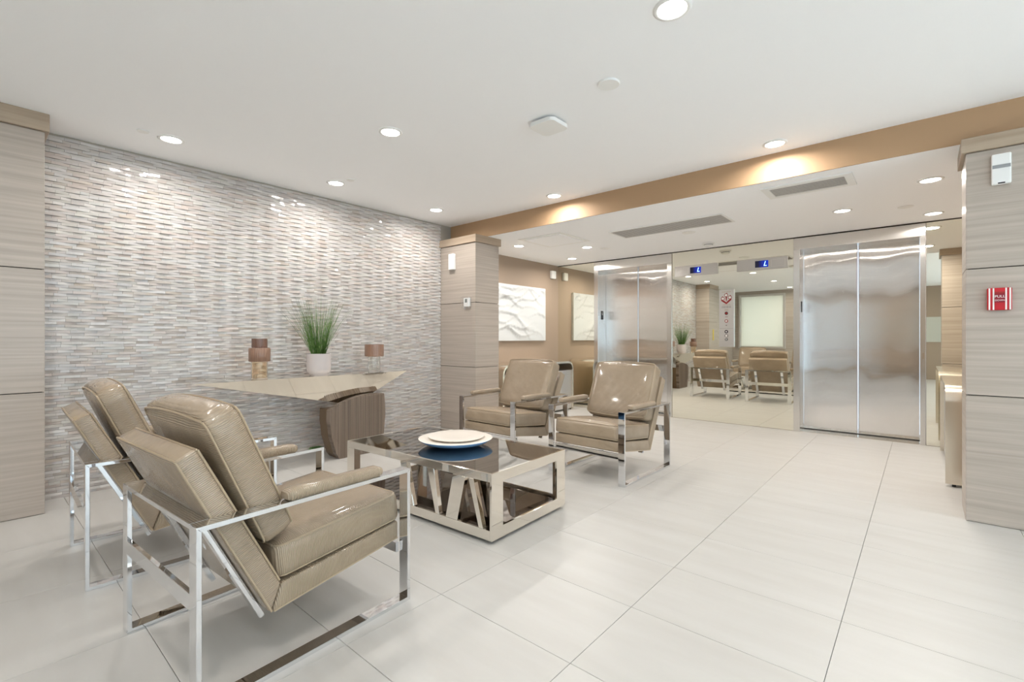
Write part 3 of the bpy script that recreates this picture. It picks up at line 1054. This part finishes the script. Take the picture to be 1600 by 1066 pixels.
bm = BM(); lathe(bm, [(0.055, 0.159), (0.092, 0.16), (0.0975, 0.166), (0.0975, 0.286), (0.092, 0.286), (0.092, 0.172), (0.0, 0.170)], 128, 36, 0.0012, cap=False); obj('ribbed_bowl', bm, M['glass_brown'], t, True, 0.7)

t = thing('potted_grass', 'green ornamental grass in a pale grey pot on console table', 'plant', (-4.379, 2.228, ZT))
bm = BM(); lathe(bm, [(0.078, 0.0), (0.082, 0.012), (0.096, 0.022), (0.106, 0.045), (0.109, 0.08), (0.109, 0.205), (0.100, 0.205), (0.100, 0.19), (0, 0.19)], 48, cap=False)
obj('pot', bm, M['pot'], t, True, 0.7)
bm = BM(); disc(bm, 0, 0, 0.186, 0.193, 0.0995, 32); obj('soil', bm, M['soil'], t)
bm = BM(); rg = random.Random(11)
for k in range(300):
    a0 = rg.uniform(0, 2 * PI); r0 = 0.062 * math.sqrt(rg.random())
    lean = abs(rg.gauss(0, 0.18)) + r0 * 2.6
    if k % 9 == 0:
        lean += rg.uniform(0.2, 0.45)
    lean = min(lean, 0.75)
    az = a0 + rg.uniform(-0.5, 0.5)
    Ht = rg.uniform(0.34, 0.62) * (1 - 0.28 * lean)
    n = 5; w0 = rg.uniform(0.0013, 0.0024)
    prev = None
    sx, sy = -math.sin(az + 1.0), math.cos(az + 1.0)
    for i in range(n + 1):
        s = i / n
        rad = lean * Ht * (s * 0.85 + 0.25 * s * s)
        x = r0 * math.cos(a0) + rad * math.cos(az); y = r0 * math.sin(a0) + rad * math.sin(az); z = 0.19 + Ht * s * (1 - 0.10 * lean * s)
        x = max(x, -0.22)
        w = w0 * (1 - s) + 0.0003
        cur = (bm.verts.new((x - sx * w, y - sy * w, z)), bm.verts.new((x + sx * w, y + sy * w, z)))
        if prev:
            bm.faces.new((prev[0], prev[1], cur[1], cur[0]))
        prev = cur
g = obj('grass_blades', bm, M['grass'], t); g['kind'] = 'stuff'

# ------------------------------------------------------------------ coffee table
TA = math.radians(2.4)
TL, TD, THT = 1.413, 0.76, 0.395
ca, sa = math.cos(TA), math.sin(TA)
nr = (-1.805, 1.915)
tc_ = (nr[0] - ca * TL / 2 - sa * TD / 2, nr[1] - sa * TL / 2 + ca * TD / 2)
T_ = thing('coffee_table', 'low rectangular coffee table of polished metal with smoked mirror top', 'coffee table', (tc_[0], tc_[1], 0), TA)
hx, hy = TL / 2, TD / 2
for s in (-1, 1):
    bm = BM()
    a, b = s * hx, s * (hx - 0.016)
    for y0, y1 in ((-hy, -hy + 0.10), (hy - 0.10, hy)):
        box(bm, (a, y0, 0.02), (b, y1, THT), 0.001)
    box(bm, (a, -hy + 0.10, 0.02), (b, hy - 0.10, 0.085), 0.001); box(bm, (a, -hy + 0.10, THT - 0.058), (b, hy - 0.10, THT), 0.001)
    obj('end_frame', bm, M['champagne'], T_)
for s in (-1, 1):
    y0, y1 = s * hy, s * (hy - 0.016)
    bm = BM()
    box(bm, (-hx + 0.0165, y0, THT - 0.048), (hx - 0.0165, y1, THT), 0.001)
    box(bm, (-hx + 0.0165, y0, 0.02), (hx - 0.0165, y1, 0.076), 0.001)
    if s == -1:
        box(bm, (-hx + 0.0165, y0, 0.076), (-hx + 0.09, y1, THT - 0.048))
    else:
        box(bm, (hx - 0.09, y0, 0.076), (hx - 0.0165, y1, THT - 0.048))
    obj('side_rail', bm, M['champagne'], T_)
    for (ta, tb, ba, bb) in ((-0.80, -0.735, -0.72, -0.66), (-0.534, -0.473, -0.458, -0.425), (-0.306, -0.205, -0.368, -0.271), (-0.180, -0.138, -0.0985, -0.066)):
        bm = BM()
        q = [(hx + ba, 0.0765), (hx + bb, 0.0765), (hx + tb, THT - 0.0485), (hx + ta, THT - 0.0485)]
        if s == 1:
            q = [(-x, z) for x, z in q][::-1]
        prism(bm, q, 1, y0, s * (hy - 0.03), 0.001)
        obj('slat', bm, M['champagne'], T_)
bm = BM(); box(bm, (-hx + 0.0165, -hy + 0.0165, THT - 0.014), (hx - 0.0165, hy - 0.0165, THT - 0.001)); obj('glass_top', bm, M['smoke'], T_)
bm = BM(); box(bm, (-hx + 0.0165, -hy + 0.0165, 0.048), (hx - 0.0165, hy - 0.0165, 0.062)); obj('shelf', bm, M['smoke_dark'], T_)
bm = BM(); box(bm, (-hx + 0.04, -hy + 0.04, 0.0), (hx - 0.04, hy - 0.04, 0.0195)); obj('plinth', bm, M['black'], T_)

bx_, by_ = -2.515, 2.294
bt = thing('bowl', 'wide shallow bowl, cream inside and blue beneath, on the coffee table', 'bowl', (bx_, by_, THT + 0.0005))
bm = BM(); lathe(bm, [(0.10, 0.0), (0.11, 0.003), (0.18, 0.010), (0.22, 0.021), (0.246, 0.034), (0.260, 0.046), (0.262, 0.049)], 64); obj('underside', bm, M['blue_glaze'], bt, True, 0.9)
bm = BM(); lathe(bm, [(0.262, 0.0492), (0.256, 0.0505), (0.20, 0.0495), (0.0, 0.0495)], 64, cap=False); obj('inside', bm, M['ceramic'], bt, True, 0.6)
pt = BM(); lathe(pt, [(0.12, 0.0505), (0.185, 0.056), (0.199, 0.064), (0.199, 0.068), (0.19, 0.069), (0.10, 0.067), (0, 0.067)], 64, cap=False)
bmesh.ops.translate(pt, verts=pt.verts[:], vec=(0, 0, -0.0505))
po = obj('plate', pt, M['ceramic'], None, True, 0.7); po.location = (bx_ + 0.012, by_ - 0.004, THT + 0.0515)
tag(po, 'round cream plate lying inside the wide shallow bowl', 'plate')


# ------------------------------------------------------------------ armchairs
def soft_box(bm, W, Ld, T, r, org, e1, crown_t=0.0, crown_l=0.0, crown_w=0.0, n=(14, 12, 6)):
    """rounded cushion: width along x, length along e1, thickness along e2 (perpendicular to e1 in the yz plane)"""
    e2 = (-e1[1], e1[0])
    nx, nl, nt_ = n
    def pos(u, v, w):
        p = [u * W / 2, v * Ld / 2, w * T / 2]
        half = (W / 2, Ld / 2, T / 2)
        q = [max(-h + r, min(h - r, c)) for c, h in zip(p, half)]
        d = [a - b for a, b in zip(p, q)]
        l = math.sqrt(sum(x * x for x in d))
        if l > 1e-9:
            mx_ = max(abs(x) for x in d)
            p = [b + x / l * r * (mx_ / r if mx_ < r else 1) for b, x in zip(q, d)]
        bu, bv, bw = 1 - u * u, 1 - v * v, 1 - w * w
        p[2] += w * crown_t * (bu ** 0.5) * (bv ** 0.5)
        p[1] += v * crown_l * (bu ** 0.5) * (bw ** 0.5)
        p[0] += u * crown_w * (bv ** 0.5) * (bw ** 0.5)
        return (p[0], org[0] + p[1] * e1[0] + p[2] * e2[0], org[1] + p[1] * e1[1] + p[2] * e2[1])
    cache = {}
    def V(i, j, k):
        key = (i, j, k)
        if key not in cache:
            s = lambda a, n_: math.sin((2 * a / n_ - 1) * PI / 2) * 0.35 + (2 * a / n_ - 1) * 0.65
            cache[key] = bm.verts.new(pos(s(i, nx), s(j, nl), s(k, nt_)))
        return cache[key]
    for i in range(nx):
        for j in range(nl):
            for k in (0, nt_):
                f = [V(i, j, k), V(i + 1, j, k), V(i + 1, j + 1, k), V(i, j + 1, k)]
                bm.faces.new(f if k else f[::-1])
    for i in range(nx):
        for k in range(nt_):
            for j in (0, nl):
                f = [V(i, j, k), V(i, j, k + 1), V(i + 1, j, k + 1), V(i + 1, j, k)]
                bm.faces.new(f)
    for j in range(nl):
        for k in range(nt_):
            for i in (0, nx):
                bm.faces.new([V(i, j, k), V(i, j + 1, k), V(i, j + 1, k + 1), V(i, j, k + 1)])


def pipe_loop(bm, W, Ld, T, org, e1, w, r=0.0042, rc=0.03, bow=0.0):
    e2 = (-e1[1], e1[0])
    pts = []
    for sx, sy, a0 in ((1, 1, 0), (-1, 1, 90), (-1, -1, 180), (1, -1, 270)):
        for k in range(5):
            a = math.radians(a0 + 22.5 * k)
            pts.append((sx * (W / 2 - rc) + rc * math.cos(a), sy * (Ld / 2 - rc) + rc * math.sin(a)))
    full = []
    for i, p in enumerate(pts):
        q = pts[(i + 1) % len(pts)]
        m_ = 6 if math.dist(p, q) > 0.1 else 1
        for s in range(m_):
            full.append((p[0] + (q[0] - p[0]) * s / m_, p[1] + (q[1] - p[1]) * s / m_))
    P3 = []
    for x, l in full:
        bx2 = bow * (1 - (2 * x / W) ** 2) if abs(abs(l) - Ld / 2) < 0.02 else 0
        ll = l + (bx2 if l > 0 else -bx2)
        P3.append((x, org[0] + ll * e1[0] + w * T / 2 * e2[0], org[1] + ll * e1[1] + w * T / 2 * e2[1]))
    tube(bm, P3, r, 6, True)


def unit(a, b):
    d = (b[0] - a[0], b[1] - a[1]); l = math.hypot(*d)
    return (d[0] / l, d[1] / l), l


def make_chair(label):
    t = thing('lounge_armchair', label, 'armchair', (0, 0, 0), 0, 'taupe leather armchairs around the coffee table')
    W2, D2, H = 0.369, 0.416, 0.577
    bw, bt_ = 0.055, 0.016
    for s in (-1, 1):
        x0, x1 = s * W2, s * (W2 - bw)
        bm = BM()
        # one closed loop of flat bar
        out = [(-D2, 0), (D2, 0), (D2, H), (-D2, H)]
        inn = [(-D2 + bt_, bt_), (D2 - bt_, bt_), (D2 - bt_, H - bt_), (-D2 + bt_, H - bt_)]
        V = {}
        for q, x in ((0, x0), (1, x1)):
            V[q, 0] = [bm.verts.new((x, *p)) for p in out]; V[q, 1] = [bm.verts.new((x, *p)) for p in inn]
        for i in range(4):
            j = (i + 1) % 4
            bm.faces.new((V[0, 0][i], V[0, 0][j], V[1, 0][j], V[1, 0][i]))
            bm.faces.new((V[0, 1][i], V[1, 1][i], V[1, 1][j], V[0, 1][j]))
            for q in (0, 1):
                bm.faces.new((V[q, 0][i], V[q, 0][j], V[q, 1][j], V[q, 1][i]))
        bmesh.ops.bevel(bm, geom=bm.edges[:], offset=0.0012, segments=1, affect='EDGES')
        obj('side_frame', bm, M['chrome'], t)
        # arm pad
        bm = BM(); soft_box(bm, 0.066, 0.41, 0.040, 0.018, (0.07, H + 0.0195), (1, 0), 0.004, n=(6, 14, 6))
        bmesh.ops.translate(bm, verts=bm.verts[:], vec=(s * (W2 - 0.030), 0, 0))
        obj('arm_pad', bm, M['leather_seat'], t, True)
        # strap along the back
        a, b = (-0.3515, 0.5605), (-0.146, 0.148)
        nrm = (-0.895, -0.445)
        bm = BM()
        q = [(a[0] + nrm[0] * 0.003, a[1] + nrm[1] * 0.003), (b[0] + nrm[0] * 0.003, b[1] + nrm[1] * 0.003), (b[0] + nrm[0] * 0.021, b[1] + nrm[1] * 0.021), (a[0] + nrm[0] * 0.021, a[1] + nrm[1] * 0.021)]
        prism(bm, q, 0, s * 0.232, s * 0.19, 0.001)
        obj('back_strap', bm, M['chrome'], t)
    xi = W2 - bw
    bm = BM(); box(bm, (-xi, -D2, H - bt_), (xi, -D2 + bw, H), 0.0012); obj('rear_rail', bm, M['chrome'], t)
    bm = BM(); box(bm, (-xi, -D2, 0.309), (xi, -D2 + bt_, 0.362), 0.0012); obj('rear_stretcher', bm, M['chrome'], t)
    bm = BM(); box(bm, (-xi, D2 - 0.035, 0.203), (xi, D2 - 0.019, 0.246), 0.0012); obj('front_stretcher', bm, M['chrome'], t)
    # upholstered L shaped shell
    SW = 0.305
    qb = [(-0.455, 0.771), (-0.392, 0.805), (-0.124, 0.274), (-0.160, 0.178)]
    bm = BM(); prism(bm, qb[::-1], 0, -SW, SW, 0.012, 3); back = obj('back_shell', bm, M['leather_back'], t, True, 0.6)
    qs = [(-0.1585, 0.178), (0.402, 0.258), (0.402, 0.338), (-0.1225, 0.274)]
    bm = BM(); prism(bm, qs, 0, -SW - 0.0005, SW + 0.0005, 0.012, 3); sb = obj('seat_base', bm, M['leather_seat'], t, True, 0.6)
    bm = BM()
    for s in (-1, 1):
        x = s * (SW - 0.003)
        tube(bm, [(x, -0.157, 0.185), (x, -0.449, 0.771)], 0.004); tube(bm, [(x, -0.389, 0.799), (x, -0.130, 0.286)], 0.004)
    tube(bm, [(-SW + 0.003, -0.449, 0.772), (SW - 0.003, -0.449, 0.772)], 0.004)
    tube(bm, [(-SW + 0.003, -0.392, 0.800), (SW - 0.003, -0.392, 0.800)], 0.0035)
    obj('piping', bm, M['piping'], back)
    bm = BM()
    for s in (-1, 1):
        x = s * (SW - 0.003)
        tube(bm, [(x, -0.150, 0.183), (x, 0.398, 0.262)], 0.004)
    obj('piping', bm, M['piping'], sb)
    # seat cushion
    b0, b1 = (-0.130, 0.287), (0.404, 0.343)
    e1, ln = unit(b0, b1)
    T = 0.128
    e2 = (-e1[1], e1[0])
    org = ((b0[0] + b1[0]) / 2 + e2[0] * T / 2, (b0[1] + b1[1]) / 2 + e2[1] * T / 2 - 0.001)
    bm = BM(); soft_box(bm, 0.618, ln + 0.012, T, 0.026, org, e1, 0.016, 0.004, 0.004)
    cu = obj('seat_cushion', bm, M['leather_seat'], t, True)
    bm = BM()
    pipe_loop(bm, 0.618 - 0.012, ln, T, org, e1, 0.86); pipe_loop(bm, 0.618 - 0.012, ln, T, org, e1, -0.86)
    obj('piping', bm, M['piping'], cu)
    # back cushion
    f0, f1 = (-0.140, 0.432), (-0.338, 0.893)
    e1, ln = unit(f0, f1)
    T = 0.118
    org = ((f0[0] + f1[0]) / 2 + 0.0165, (f0[1] + f1[1]) / 2 + 0.0125)
    bm = BM(); soft_box(bm, 0.606, ln - 0.006, T, 0.026, org, e1, 0.014, 0.028, 0.006)
    cu = obj('back_cushion', bm, M['leather_back'], t, True)
    bm = BM()
    pipe_loop(bm, 0.606 - 0.010, ln - 0.016, T, org, e1, 0.90, bow=0.016); pipe_loop(bm, 0.606 - 0.010, ln - 0.016, T, org, e1, -0.90, bow=0.016)
    obj('piping', bm, M['piping'], cu)
    return t


def dup(root, loc, rotz, label):
    r = root.copy(); C.objects.link(r); r.location = loc; r.rotation_euler = (0, 0, rotz); r['label'] = label
    for ch in list(root.children):
        c = ch.copy(); C.objects.link(c); c.parent = r
        for g in ch.children:
            d = g.copy(); C.objects.link(d); d.parent = c
    return r


ch1 = make_chair('taupe leather chrome armchair closest to the camera, seen from behind')
dup(ch1, (-3.221, 0.788, 0), -0.034, 'taupe leather chrome armchair between the nearest armchair and the stone wall')
dup(ch1, (-2.091, 3.749, 0), 3.119, 'taupe leather chrome armchair facing the camera, in front of the left elevator')
dup(ch1, (-3.129, 3.655, 0), 3.129, 'taupe leather chrome armchair facing the camera, beside the laminate column')
ch1.location = (-2.049, 0.85, 0); ch1.rotation_euler = (0, 0, 0.063)
